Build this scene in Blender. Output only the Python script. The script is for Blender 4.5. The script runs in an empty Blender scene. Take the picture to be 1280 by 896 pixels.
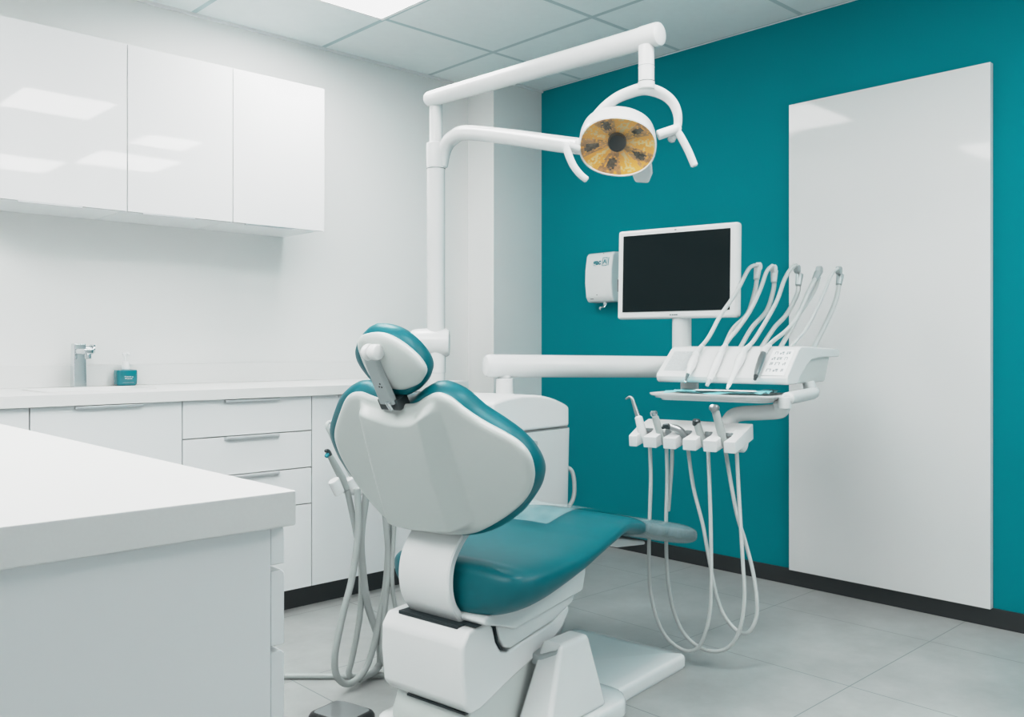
import bpy, bmesh, math, random
from mathutils import Vector, Matrix
random.seed(3)
PI = math.pi
scene = bpy.context.scene
COL = scene.collection
V = Vector

# ------------------------------------------------------------------ materials
def lin(c):
    c = c / 255.0
    return c / 12.92 if c <= 0.04045 else ((c + 0.055) / 1.055) ** 2.4
def rgb(r, g, b): return (lin(r), lin(g), lin(b), 1.0)

def mat(name, col, rough=0.4, metal=0.0, coat=0.0, spec=0.5, mottle=0.0, mscale=6.0, bump=0.0, bscale=200.0, coat_rough=0.05):
    m = bpy.data.materials.new(name); m.use_nodes = True
    nt = m.node_tree; b = nt.nodes['Principled BSDF']
    b.inputs['Base Color'].default_value = col
    b.inputs['Roughness'].default_value = rough
    b.inputs['Metallic'].default_value = metal
    b.inputs['Coat Weight'].default_value = coat
    b.inputs['Coat Roughness'].default_value = coat_rough
    b.inputs['Specular IOR Level'].default_value = spec
    tc = nt.nodes.new('ShaderNodeTexCoord')
    if mottle:
        n = nt.nodes.new('ShaderNodeTexNoise'); n.inputs['Scale'].default_value = mscale; n.inputs['Detail'].default_value = 5
        nt.links.new(tc.outputs['Object'], n.inputs['Vector'])
        r = nt.nodes.new('ShaderNodeMapRange'); r.inputs['From Min'].default_value = .3; r.inputs['From Max'].default_value = .7
        r.inputs['To Min'].default_value = 1 - mottle; r.inputs['To Max'].default_value = 1 + mottle
        nt.links.new(n.outputs['Fac'], r.inputs['Value'])
        mx = nt.nodes.new('ShaderNodeVectorMath'); mx.operation = 'SCALE'
        mx.inputs[0].default_value = col[:3]
        nt.links.new(r.outputs['Result'], mx.inputs['Scale'])
        nt.links.new(mx.outputs['Vector'], b.inputs['Base Color'])
    if bump:
        n2 = nt.nodes.new('ShaderNodeTexNoise'); n2.inputs['Scale'].default_value = bscale; n2.inputs['Detail'].default_value = 2
        nt.links.new(tc.outputs['Object'], n2.inputs['Vector'])
        bp = nt.nodes.new('ShaderNodeBump'); bp.inputs['Strength'].default_value = bump; bp.inputs['Distance'].default_value = .002
        nt.links.new(n2.outputs['Fac'], bp.inputs['Height']); nt.links.new(bp.outputs['Normal'], b.inputs['Normal'])
    return m

def film_mat(name, col, opacity, rough=0.15):
    m = bpy.data.materials.new(name); m.use_nodes = True
    nt = m.node_tree; b = nt.nodes['Principled BSDF']; out = nt.nodes['Material Output']
    b.inputs['Base Color'].default_value = col; b.inputs['Roughness'].default_value = rough
    t = nt.nodes.new('ShaderNodeBsdfTransparent'); mx = nt.nodes.new('ShaderNodeMixShader')
    n = nt.nodes.new('ShaderNodeTexNoise'); n.inputs['Scale'].default_value = 14; n.inputs['Detail'].default_value = 3
    tc = nt.nodes.new('ShaderNodeTexCoord'); nt.links.new(tc.outputs['Object'], n.inputs['Vector'])
    r = nt.nodes.new('ShaderNodeMapRange'); r.inputs['From Min'].default_value = .3; r.inputs['From Max'].default_value = .7
    r.inputs['To Min'].default_value = max(0, opacity - min(.15, opacity)); r.inputs['To Max'].default_value = min(1, opacity + min(.15, opacity + .03))
    nt.links.new(n.outputs['Fac'], r.inputs['Value'])
    nt.links.new(r.outputs['Result'], mx.inputs['Fac'])
    nt.links.new(t.outputs[0], mx.inputs[1]); nt.links.new(b.outputs[0], mx.inputs[2]); nt.links.new(mx.outputs[0], out.inputs['Surface'])
    return m

def emit_mat(name, col, strength):
    m = bpy.data.materials.new(name); m.use_nodes = True
    b = m.node_tree.nodes['Principled BSDF']
    b.inputs['Base Color'].default_value = col; b.inputs['Emission Color'].default_value = col
    b.inputs['Emission Strength'].default_value = strength
    return m

def grid_mat(name, base, line, px, py, ox, oy, width, rough, mottle, mscale, spec=0.5, bump=0.0, soft=0.5):
    """square tiles with thin joints, in object space"""
    m = bpy.data.materials.new(name); m.use_nodes = True
    nt = m.node_tree; N = nt.nodes; L = nt.links; b = N['Principled BSDF']
    tc = N.new('ShaderNodeTexCoord'); sp = N.new('ShaderNodeSeparateXYZ'); L.new(tc.outputs['Object'], sp.inputs[0])
    def mth(op, a, bb=None):
        n = N.new('ShaderNodeMath'); n.operation = op
        for i, x in enumerate((a, bb)):
            if x is None: continue
            if isinstance(x, (int, float)): n.inputs[i].default_value = x
            else: L.new(x, n.inputs[i])
        return n.outputs[0]
    ds = []
    for o, p, q in ((sp.outputs['X'], px, ox), (sp.outputs['Y'], py, oy)):
        t = mth('ADD', mth('DIVIDE', mth('SUBTRACT', o, q), p), 100.5)
        fr = mth('FRACT', t)
        ds.append(mth('MULTIPLY', mth('ABSOLUTE', mth('SUBTRACT', fr, 0.5)), p))
    d = mth('MINIMUM', ds[0], ds[1])
    mr = N.new('ShaderNodeMapRange'); mr.inputs['From Min'].default_value = width * (1 - soft); mr.inputs['From Max'].default_value = width
    L.new(d, mr.inputs['Value'])
    nz = N.new('ShaderNodeTexNoise'); nz.inputs['Scale'].default_value = mscale; nz.inputs['Detail'].default_value = 8; nz.inputs['Roughness'].default_value = .65
    L.new(tc.outputs['Object'], nz.inputs['Vector'])
    r = N.new('ShaderNodeMapRange'); r.inputs['From Min'].default_value = .3; r.inputs['From Max'].default_value = .7
    r.inputs['To Min'].default_value = 1 - mottle; r.inputs['To Max'].default_value = 1 + mottle
    L.new(nz.outputs['Fac'], r.inputs['Value'])
    sc = N.new('ShaderNodeVectorMath'); sc.operation = 'SCALE'; sc.inputs[0].default_value = base[:3]
    L.new(r.outputs['Result'], sc.inputs['Scale'])
    mx = N.new('ShaderNodeMix'); mx.data_type = 'RGBA'
    L.new(mr.outputs['Result'], mx.inputs['Factor'])
    mx.inputs['A'].default_value = line
    L.new(sc.outputs['Vector'], mx.inputs['B']); L.new(mx.outputs['Result'], b.inputs['Base Color'])
    b.inputs['Roughness'].default_value = rough; b.inputs['Specular IOR Level'].default_value = spec
    if bump:
        bp = N.new('ShaderNodeBump'); bp.inputs['Strength'].default_value = bump; bp.inputs['Distance'].default_value = .004
        L.new(mr.outputs['Result'], bp.inputs['Height']); L.new(bp.outputs['Normal'], b.inputs['Normal'])
    return m

M = {}
M['wall'] = mat('white wall paint', rgb(234, 236, 235), .55, bump=.05, bscale=300)
M['teal_wall'] = mat('teal wall paint', rgb(0, 131, 142), .8, spec=.06, mottle=.03, mscale=2, bump=.05, bscale=300)
M['ceiling'] = grid_mat('ceiling tiles', rgb(236, 243, 243), rgb(190, 208, 210), .654, .654, 2.998, 3.296, .0125, .8, .015, 20, spec=.2, bump=.4, soft=.15)
M['floor'] = grid_mat('grey floor tiles', rgb(163, 168, 167), rgb(122, 131, 131), .618, .618, 2.688, 1.303, .0024, .42, .15, 3.2, spec=.4, bump=.1)
M['base_black'] = mat('black skirting', rgb(34, 40, 42), .4)
M['gloss_white'] = mat('gloss white lacquer', rgb(236, 238, 239), .03, spec=.4)
M['board_white'] = mat('gloss white board', rgb(224, 227, 227), .05, spec=.22)
M['cabinet'] = mat('satin white cabinet front', rgb(232, 236, 237), .35)
M['carcass'] = mat('cabinet carcass', rgb(196, 203, 204), .5)
M['worktop'] = mat('white solid surface', rgb(229, 231, 230), .38, mottle=.01, mscale=300)
M['handle'] = mat('brushed aluminium', rgb(214, 218, 220), .3, metal=.6)
M['plastic'] = mat('white plastic', rgb(226, 229, 229), .26, coat=.2)
M['base'] = mat('glossy white base cover', rgb(222, 227, 227), .14, coat=.5, coat_rough=.08)
M['plastic_soft'] = mat('white satin plastic', rgb(214, 219, 219), .36)
M['shell'] = mat('light grey moulded shell', rgb(200, 207, 205), .3, coat=.15)
M['grey_metal'] = mat('grey painted metal', rgb(176, 186, 187), .35, metal=.3)
M['teal'] = mat('teal vinyl', rgb(0, 100, 110), .36, spec=.22, coat=.04, coat_rough=.3, mottle=.03, mscale=30, bump=.06, bscale=500)
M['hose'] = mat('light grey hose', rgb(196, 202, 201), .38)
M['hose_grey'] = mat('grey hose', rgb(166, 174, 173), .4)
M['chrome'] = mat('chrome', rgb(215, 220, 222), .1, metal=1.0)
M['steel'] = mat('brushed steel', rgb(176, 181, 182), .3, metal=.9)
M['steel_dark'] = mat('dark steel', rgb(80, 88, 90), .3, metal=.8)
M['black'] = mat('black plastic', rgb(24, 30, 31), .35)
M['gap'] = mat('dark seam', rgb(22, 38, 42), .5)
M['screen'] = mat('black screen glass', rgb(18, 30, 32), .3, spec=.1)
M['seam'] = mat('grey seam', rgb(120, 130, 131), .5)
M['label'] = mat('pale label', rgb(188, 195, 196), .5, mottle=.08, mscale=120)
M['print'] = mat('grey print', rgb(136, 146, 148), .5)
M['print_dark'] = mat('dark print', rgb(70, 86, 90), .5)
M['teal_print'] = mat('teal print', rgb(10, 130, 142), .5)
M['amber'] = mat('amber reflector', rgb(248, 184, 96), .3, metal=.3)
M['amber_glint'] = mat('amber reflector painted glints', rgb(255, 222, 164), .25, metal=.2)  # lighter copy of the amber: sparkle painted into the reflector colour
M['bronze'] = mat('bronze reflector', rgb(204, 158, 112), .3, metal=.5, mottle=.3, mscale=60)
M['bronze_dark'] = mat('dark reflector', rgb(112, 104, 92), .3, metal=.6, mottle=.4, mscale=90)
M['lens'] = film_mat('clear lens', rgb(235, 240, 240), .0, .05)
M['film'] = film_mat('clear plastic film', rgb(150, 176, 180), .55, .2)
M['film_top'] = film_mat('clear plastic sheet', rgb(200, 226, 230), .30, .12)
M['liner'] = mat('teal paper liner', rgb(140, 208, 214), .5)
M['paper'] = mat('white paper', rgb(242, 245, 245), .5)
M['soap'] = mat('teal liquid soap', rgb(0, 122, 134), .15, coat=.6)
M['light'] = emit_mat('ceiling light diffuser', (1.0, .96, .942, 1), 7.3)
M['light_frame'] = mat('white light frame', rgb(240, 242, 242), .5)

# ------------------------------------------------------------------ mesh builder
class B:
    """collects shapes (world coordinates) to be linked as one mesh"""
    def __init__(s): s.bm = bmesh.new()
    def merge(s, t, mi=0):
        bmesh.ops.recalc_face_normals(t, faces=t.faces[:])
        mp = {}
        for v in t.verts: mp[v] = s.bm.verts.new(v.co)
        for f in t.faces:
            try:
                nf = s.bm.faces.new([mp[v] for v in f.verts]); nf.material_index = mi if mi else f.material_index
            except ValueError: pass
        t.free()
    def poly_hull(s, verts, faces, bev=0, seg=2, mi=0, ang=25):
        t = bmesh.new(); vs = [t.verts.new(v) for v in verts]
        for f in faces: t.faces.new([vs[i] for i in f])
        if bev:
            bmesh.ops.recalc_face_normals(t, faces=t.faces[:])
            ed = [e for e in t.edges if len(e.link_faces) == 2 and e.calc_face_angle(0) > math.radians(ang)]
            bmesh.ops.bevel(t, geom=ed, offset=bev, offset_type='OFFSET', segments=seg, profile=.5, affect='EDGES', clamp_overlap=True)
        s.merge(t, mi); return s
    def box(s, a, b, c, fn=None, bev=0, seg=2, mi=0):
        fn = fn or (lambda x, y, z: V((x, y, z)))
        vs = [fn(x, y, z) for z in c for y in b for x in a]
        return s.poly_hull(vs, [(0, 1, 3, 2), (4, 6, 7, 5), (0, 4, 5, 1), (2, 3, 7, 6), (0, 2, 6, 4), (1, 5, 7, 3)], bev, seg, mi)
    def prism(s, pa, pb, bev=0, seg=2, mi=0, ang=25):
        n = len(pa)
        fs = [tuple(range(n)), tuple(range(2 * n - 1, n - 1, -1))] + [(i, (i + 1) % n, n + (i + 1) % n, n + i) for i in range(n)]
        return s.poly_hull(list(pa) + list(pb), fs, bev, seg, mi, ang)
    def loft(s, rings, cap0=True, cap1=True, mi=0):
        t = bmesh.new(); R = [[t.verts.new(p) for p in r] for r in rings]; n = len(rings[0])
        for i in range(len(R) - 1):
            for j in range(n):
                t.faces.new((R[i][j], R[i][(j + 1) % n], R[i + 1][(j + 1) % n], R[i + 1][j]))
        for fl, r in ((cap0, R[0]), (cap1, R[-1])):
            if fl:
                c = V((0, 0, 0))
                for q in r: c += q.co
                cv = t.verts.new(c / n)
                for j in range(n): t.faces.new((r[j], r[(j + 1) % n], cv))
        s.merge(t, mi); return s
    def lathe(s, o, ax, prof, seg=24, mi=0, sx=1.0, sy=1.0, xdir=None):
        """prof: (radius, height along ax)"""
        o = V(o); ax = V(ax).normalized()
        x = V(xdir) if xdir is not None else (V((0, 0, 1)) if abs(ax.z) < .9 else V((1, 0, 0)))
        x = (x - ax * x.dot(ax)).normalized(); y = ax.cross(x)
        rings = [[o + ax * h + (x * math.cos(2 * PI * k / seg) * sx + y * math.sin(2 * PI * k / seg) * sy) * max(r, 1e-4) for k in range(seg)] for r, h in prof]
        return s.loft(rings, True, True, mi)
    def cyl(s, p, q, r, r2=None, bev=.003, seg=24, mi=0):
        p = V(p); q = V(q); L = (q - p).length; r2 = r if r2 is None else r2; b = min(bev, r * .9, r2 * .9, L * .4)
        return s.lathe(p, q - p, [(r - b, 0), (r - b * .3, b * .3), (r, b), (r2, L - b), (r2 - b * .3, L - b * .3), (r2 - b, L)], seg, mi)
    def tube(s, pts, r, seg=12, div=6, mi=0, smooth=True, rnd=True, flat=None, up=None):
        pts = [V(p) for p in pts]; n = len(pts)
        rs = r if isinstance(r, (list, tuple)) else [r] * n
        P, Rr = [], []
        if smooth and n > 2:
            for i in range(n - 1):
                p0 = pts[i - 1] if i else pts[0] * 2 - pts[1]; p1 = pts[i]; p2 = pts[i + 1]; p3 = pts[i + 2] if i + 2 < n else pts[-1] * 2 - pts[-2]
                for k in range(div):
                    t = k / div
                    P.append(.5 * ((2 * p1) + (p2 - p0) * t + (2 * p0 - 5 * p1 + 4 * p2 - p3) * t * t + (3 * p1 - p0 - 3 * p2 + p3) * t ** 3))
                    Rr.append(rs[i] + (rs[i + 1] - rs[i]) * t)
            P.append(pts[-1]); Rr.append(rs[-1])
        else: P, Rr = pts, list(rs)
        T = []
        for i in range(len(P)):
            a = P[max(0, i - 1)]; b = P[min(len(P) - 1, i + 1)]; T.append((b - a).normalized())
        nv = V(up) if up is not None else (V((0, 0, 1)) if abs(T[0].z) < .9 else V((1, 0, 0)))
        rings = []
        fx, fy = flat if flat else (1, 1)
        if rnd:
            e = Rr[0]
            P = [P[0] - T[0] * 0, *P]; Rr = [Rr[0] * .6, *Rr]; T = [T[0], *T]
            P[0] = P[1] - T[0] * e * .35 * min(fx, fy)
            P.append(P[-1] + T[-1] * Rr[-1] * .35 * min(fx, fy)); T.append(T[-1]); Rr.append(Rr[-1] * .6)
        for p, t, q in zip(P, T, Rr):
            nv = (nv - t * nv.dot(t)).normalized(); bv = t.cross(nv)
            rings.append([p + (nv * math.cos(2 * PI * k / seg) * fx + bv * math.sin(2 * PI * k / seg) * fy) * q for k in range(seg)])
        return s.loft(rings, True, True, mi)

ORG = {}
def obj(name, b, m, parent=None, sharp=38, label=None, origin=None, flatn=None):
    if flatn is None: flatn = sharp <= 38
    ms = m if isinstance(m, (list, tuple)) else [m]
    me = bpy.data.meshes.new(name)
    if parent is not None: o0 = ORG[parent.name]
    elif origin is not None: o0 = V(origin)
    else:
        xs = [v.co for v in b.bm.verts]
        o0 = V(((min(p.x for p in xs) + max(p.x for p in xs)) / 2, (min(p.y for p in xs) + max(p.y for p in xs)) / 2, min(p.z for p in xs)))
    for v in b.bm.verts: v.co -= o0
    for f in b.bm.faces: f.smooth = True
    b.bm.to_mesh(me); b.bm.free()
    me.set_sharp_from_angle(angle=math.radians(sharp))
    for x in ms: me.materials.append(M[x])
    o = bpy.data.objects.new(name, me); COL.objects.link(o)
    if flatn:
        wm = o.modifiers.new('WeightedNormal', 'WEIGHTED_NORMAL'); wm.weight = 100; wm.keep_sharp = True
    if parent is not None: o.parent = parent
    else: o.location = o0
    ORG[o.name] = o0
    if label: o['label'] = label
    return o
def tag(o, label, cat, group=None):
    o['label'] = label; o['category'] = cat
    if group: o['group'] = group
    return o
def thing(name, label, cat, loc, group=None):
    o = bpy.data.objects.new(name, None); COL.objects.link(o); o.location = loc; o.empty_display_size = .05
    ORG[o.name] = V(loc)
    return tag(o, label, cat, group)
def struct(name, b, m, origin=None):
    o = obj(name, b, m, origin=origin); o['kind'] = 'structure'; return o

# ------------------------------------------------------------------ frames
def frame(ox, oy, deg, left):
    t = math.radians(deg); c, s = math.cos(t), math.sin(t); k = 1 if left else -1
    return lambda a, b, z: V((ox + a * c - k * b * s, oy + a * s + k * b * c, z))
CH = frame(1.541, 1.833, 7, True)      # chair: along, left, up
CO = frame(2.580, 1.963, 11, False)    # delivery console: back, right, up
HO = frame(2.387, 1.940, 11, False)    # lower instrument holder

def catmull_closed(pts, n):
    N_ = len(pts); out = []
    for i in range(N_):
        p0, p1, p2, p3 = (V(pts[(i + k) % N_] + (0,)) for k in (-1, 0, 1, 2))
        for k in range(8):
            t = k / 8
            out.append(.5 * ((2 * p1) + (p2 - p0) * t + (2 * p0 - 5 * p1 + 4 * p2 - p3) * t * t + (3 * p1 - p0 - 3 * p2 + p3) * t ** 3))
    L = [0]
    for i in range(len(out)): L.append(L[-1] + (out[(i + 1) % len(out)] - out[i]).length)
    res = []; j = 0
    for k in range(n):
        d = L[-1] * k / n
        while L[j + 1] < d: j += 1
        f = (d - L[j]) / max(1e-9, L[j + 1] - L[j])
        res.append(out[j % len(out)].lerp(out[(j + 1) % len(out)], f))
    return [(p.x, p.y) for p in res]
def inset(o, d):
    n = len(o); area = sum(o[i][0] * o[(i + 1) % n][1] - o[(i + 1) % n][0] * o[i][1] for i in range(n)); sg = 1 if area > 0 else -1
    r = []
    for i in range(n):
        a = V(o[i - 2]); b = V(o[(i + 2) % n]); t = (b - a).normalized()
        r.append((o[i][0] - sg * t.y * d, o[i][1] + sg * t.x * d))
    return r
def shrink(o, k, c): return [(c[0] + (p[0] - c[0]) * k, c[1] + (p[1] - c[1]) * k) for p in o]

# ------------------------------------------------------------------ room
XE, YN, CZ = 3.655, 3.82, 2.523
XW, YS = -2.2, -2.4
struct('floor', B().box((XW, XE), (YS, YN), (-.05, 0)), 'floor', origin=(0, 0, 0))
struct('ceiling', B().box((XW, XE), (YS, YN), (CZ, CZ + .05)), 'ceiling', origin=(0, 0, 0))
struct('wall_north', B().box((XW, XE), (YN, YN + .1), (0, CZ)), 'wall')
struct('wall_east', B().box((XE, XE + .1), (YS, YN), (0, CZ)), 'teal_wall')
struct('wall_west', B().box((XW - .1, XW), (YS, YN), (0, CZ)), 'wall')
ws = B(); wx0, wx1, wz0, wz1 = -1.7, 2.6, .85, 2.35
for xs_, zs_ in (((XW, wx0), (0, CZ)), ((wx1, XE), (0, CZ)), ((wx0, wx1), (0, wz0)), ((wx0, wx1), (wz1, CZ))): ws.box(xs_, (YS - .1, YS), zs_)
struct('wall_south', ws, 'wall')
wf = B()
for xs_, zs_ in (((wx0, wx1), (wz0, wz0 + .05)), ((wx0, wx1), (wz1 - .05, wz1)), ((wx0, wx0 + .05), (wz0 + .05, wz1 - .05)), ((wx1 - .05, wx1), (wz0 + .05, wz1 - .05)), ((.425, .475), (wz0 + .05, wz1 - .05))): wf.box(xs_, (YS - .07, YS - .02), zs_)
struct('window_added_1', wf, 'light_frame')  # unseen rear window, added so soft light enters the room
struct('wall_northeast', B().box((3.285, XE), (3.606, YN), (0, CZ)), 'wall')
struct('baseboard_east', B().box((XE - .012, XE), (YS, 3.606), (0, .072), bev=.003), 'base_black')
struct('baseboard_north', B().box((-.6, 2.70), (3.245, 3.26), (0, .088)), 'base_black')
tr = B()
tr.box((XW, 3.285), (YN - .014, YN), (CZ - .012, CZ)); tr.box((3.271, XE), (3.592, 3.606), (CZ - .012, CZ)); tr.box((XE - .004, XE), (YS, 3.606), (CZ - .003, CZ))
struct('trim_1', tr, 'wall')

# ceiling lights
def ceiling_light(x0, x1, y0, y1, label):
    t = thing('ceiling_light', label, 'ceiling light', ((x0 + x1) / 2, (y0 + y1) / 2, CZ - .012), 'luminous ceiling panels')
    f = B(); w = .018
    for a, b in (((x0, x1), (y0, y0 + w)), ((x0, x1), (y1 - w, y1)), ((x0, x0 + w), (y0 + w, y1 - w)), ((x1 - w, x1), (y0 + w, y1 - w))): f.box(a, b, (CZ - .010, CZ - .0005))
    obj('frame', f, 'light_frame', t)
    obj('diffuser', B().box((x0 + w, x1 - w), (y0 + w, y1 - w), (CZ - .007, CZ - .001)), 'light', t)
ceiling_light(1.677, 2.331, 2.642, 3.296, 'square luminous ceiling panel overhead at the top edge of the photo')
ceiling_light(1.45, 2.00, .86, 1.42, 'luminous ceiling panel mirrored in the leftmost wall cupboard door')
ceiling_light(2.40, 2.82, .38, .80, 'small luminous ceiling panel mirrored in the middle wall cupboard door')
ceiling_light(-.25, .44, 1.90, 2.53, 'luminous ceiling panel mirrored in the tall glossy white board')
for x0, y0, lb in ((.37, 1.10, 'added unseen luminous ceiling panel above the near counter'), (-.95, 1.10, 'added unseen luminous ceiling panel left of the near counter'), (2.34, -.60, 'luminous ceiling panel on the right behind the camera'), (1.68, -1.26, 'added unseen luminous ceiling panel farther behind the camera')):  # panels over the counter and farthest back are added as unseen fill light
    ceiling_light(x0, x0 + .654, y0, y0 + .654, lb)

# tall white board on the teal wall
bd = B().box((XE - .030, XE - .001), (1.206, 2.037), (.0705, 2.131), bev=.002)
tag(obj('wall_board', bd, 'board_white'), 'tall glossy white board hung flat on the teal wall', 'wall board')

# ------------------------------------------------------------------ wall cabinets
names = ['gloss white wall cupboard, leftmost of three, with large light reflection', 'gloss white wall cupboard in the middle of three', 'gloss white wall cupboard, rightmost of three, above the drawers']
for (x0, x1), lb in zip(((.845, 1.278), (1.278, 1.703), (1.703, 2.137)), names):
    t = thing('wall_cabinet', lb, 'cabinet', ((x0 + x1) / 2, 3.64, 1.575), 'gloss white wall cupboards')
    obj('carcass', B().box((x0 + .001, x1 - .001), (3.481, YN - .001), (1.577, 2.2)), 'cabinet', t)
    d = obj('door', B().box((x0 + .0018, x1 - .0018), (3.46, 3.479), (1.572, 2.204), bev=.0012), 'gloss_white', t)
    obj('grip_rail', B().box((x0 + .06, x1 - .16), (3.463, 3.477), (1.5675, 1.573)), 'handle', d, label='thin grip rail under the door')

# ------------------------------------------------------------------ base cabinets
FY = 3.19
def base_unit(x0, x1, label, fronts, hid=()):
    t = thing('base_cabinet', label, 'cabinet', ((x0 + x1) / 2, 3.5, .088), 'white base cabinets')
    obj('carcass', B().box((x0 + .001, x1 - .001), (FY + .021, 3.80), (.09, .858)), 'carcass', t)
    for nm, a, b, z0, z1, hx in fronts:
        f = obj(nm, B().box((a + .0018, b - .0018), (FY, FY + .019), (z0 + .0018, z1 - .0018), bev=.001), 'cabinet', t)
        if hx:
            obj('handle', B().box(hx, (FY - .014, FY + .004), (z1 - .013, z1 - .003), bev=.002), 'handle', f)
    return t
base_unit(.30, .867, 'white base cabinet at the far left, mostly behind the near counter', [('door', .30, .867, .09, .862, (.47, .70))])
base_unit(.867, 1.374, 'white base cabinet with one broad door under the sink', [('door', .867, 1.374, .09, .862, (1.004, 1.23))])
base_unit(1.374, 1.909, 'white base cabinet of four stacked drawers', [('drawer', 1.374, 1.909, .721, .862, (1.534, 1.76)), ('drawer', 1.374, 1.909, .573, .721, (1.534, 1.76)), ('drawer', 1.374, 1.909, .427, .573, (1.534, 1.76)), ('drawer', 1.374, 1.909, .09, .427, None)])
base_unit(1.909, 2.705, 'white base cabinet with tall door behind the hanging hoses', [('door', 1.909, 2.31, .09, .862, (2.03, 2.256)), ('door', 2.31, 2.705, .09, .862, (2.40, 2.62))])
wt = B(); X0, X1 = .25, 2.73; sx0, sx1, sy0, sy1 = .96, 1.36, 3.38, 3.64; zt, zb = .90, .862
wt.box((X0, sx0), (3.172, YN - .001), (zb, zt)); wt.box((sx1, X1), (3.172, YN - .001), (zb, zt)); wt.box((sx0, sx1), (3.172, sy0), (zb, zt)); wt.box((sx0, sx1), (sy1, YN - .001), (zb, zt))
w = obj('worktop', wt, 'worktop'); tag(w, 'long white worktop along the white wall with upstand behind', 'worktop')
obj('upstand', B().box((X0, X1), (3.798, YN - .001), (zt, .986), bev=.002), 'worktop', w)
sk = B()
rim = lambda x0, x1, y0, y1, z, r=.04, n=6: [V((cx + r * math.cos(a), cy + r * math.sin(a), z)) for cx, cy, a0 in ((x1 - r, y1 - r, 0), (x0 + r, y1 - r, PI / 2), (x0 + r, y0 + r, PI), (x1 - r, y0 + r, 1.5 * PI)) for a in [a0 + PI / 2 * k / n for k in range(n + 1)]]
sk.loft([rim(sx0 - .006, sx1 + .006, sy0 - .006, sy1 + .006, .9005), rim(sx0 - .006, sx1 + .006, sy0 - .006, sy1 + .006, .9035), rim(sx0 + .004, sx1 - .004, sy0 + .004, sy1 - .004, .9035), rim(sx0 + .01, sx1 - .01, sy0 + .01, sy1 - .01, .89), rim(sx0 + .03, sx1 - .03, sy0 + .03, sy1 - .03, .78), rim(sx0 + .06, sx1 - .06, sy0 + .06, sy1 - .06, .772)], cap0=False)
tag(obj('sink_basin', sk, 'worktop'), 'shallow white sink basin sunk in the worktop below the faucet', 'sink')
# faucet
t = thing('faucet', 'square chrome faucet standing on the worktop beside the soap', 'faucet', (1.186, 3.722, .9))
b = B().prism([V((1.186 + x * .024, 3.722 + y * .024, .9)) for x, y in ((-1, -1), (1, -1), (1, 1), (-1, 1))], [V((1.186 + x * .0215, 3.722 + y * .0215, 1.072)) for x, y in ((-1, -1), (1, -1), (1, 1), (-1, 1))], bev=.004)
obj('body', b, 'chrome', t)
obj('spout', B().box((1.168, 1.204), (3.60, 3.712), (1.030, 1.052), bev=.005).cyl((1.186, 3.612, 1.012), (1.186, 3.612, 1.032), .012), 'chrome', t)
obj('lever', B().cyl((1.205, 3.722, 1.048), (1.228, 3.722, 1.048), .014).cyl((1.226, 3.722, 1.048), (1.245, 3.722, 1.048), .0165).box((1.232, 1.240), (3.69, 3.735), (1.058, 1.068), bev=.002), 'chrome', t)
# soap bottle
cx, cy = 1.378, 3.752
t = thing('soap_bottle', 'small squat bottle of teal soap with clear white pump on the worktop', 'soap bottle', (cx, cy, .9))
def rr(hx, hy, z, r): return [V((cx, cy, 0)) + p for p in rim(-hx, hx, -hy, hy, z, r, 5)]
obj('bottle', B().loft([rr(.036, .02, .901, .012), rr(.041, .025, .906, .014), rr(.042, .026, .93, .014), rr(.042, .026, .958, .014), rr(.040, .024, .964, .012), rr(.018, .014, .967, .010)]), 'soap', t)
pm = B().cyl((cx, cy, .966), (cx, cy, .984), .016).cyl((cx, cy, .984), (cx, cy, 1.0), .012).cyl((cx, cy, 1.0), (cx, cy, 1.026), .005).cyl((cx, cy, 1.022), (cx, cy, 1.034), .012)
pm.tube([(cx, cy, 1.030), (cx + .004, cy - .02, 1.032), (cx + .006, cy - .034, 1.026)], .0045)
obj('pump', pm, 'paper', t)
lb = B()
for i, (dx, wd, z) in enumerate(((-.010, .007, .938), (-.001, .008, .937), (.009, .009, .937), (.019, .006, .936), (-.008, .008, .930), (.002, .009, .929), (.013, .010, .929))):
    lb.box((cx + dx - wd / 2, cx + dx + wd / 2), (cy - .0268, cy - .0262), (z - .002, z + .002))
lb.box((cx - .02, cx + .024), (cy - .0268, cy - .0262), (.9125, .9135))
obj('label_print', lb, 'label', t)

# ------------------------------------------------------------------ near counter (island)
IX0, IX1, IY0, IY1 = -.62, .507, .878, 2.45
tp = B().box((IX0, IX1), (IY0, IY1), (.861, .9), bev=.003)
tag(obj('island_worktop', tp, 'worktop'), 'thick white worktop of the near counter in the lower left', 'worktop')
t = thing('island_cabinet', 'white counter cabinet under the near worktop, drawers seen edge on', 'cabinet', (-.05, 1.7, 0))
obj('side_panel', B().box((IX0 + .02, .4852), (.897, .915), (.0, .86)), 'cabinet', t)
obj('carcass', B().box((IX0 + .02, .484), (.916, IY1 - .03), (.0, .858)), 'cabinet', t)
for z0, z1 in ((.10, .628), (.634, .7215), (.7275, .811), (.817, .859)):
    dd = B().prism([V((x, .8972, z)) for x, z in ((.4855, z0), (.5025, z0), (.5025, z1 - .004), (.4985, z1), (.4855, z1))], [V((x, IY1 - .03, z)) for x, z in ((.4855, z0), (.5025, z0), (.5025, z1 - .004), (.4985, z1), (.4855, z1))], bev=.001, seg=1)
    obj('drawer', dd, 'cabinet', t)

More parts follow.
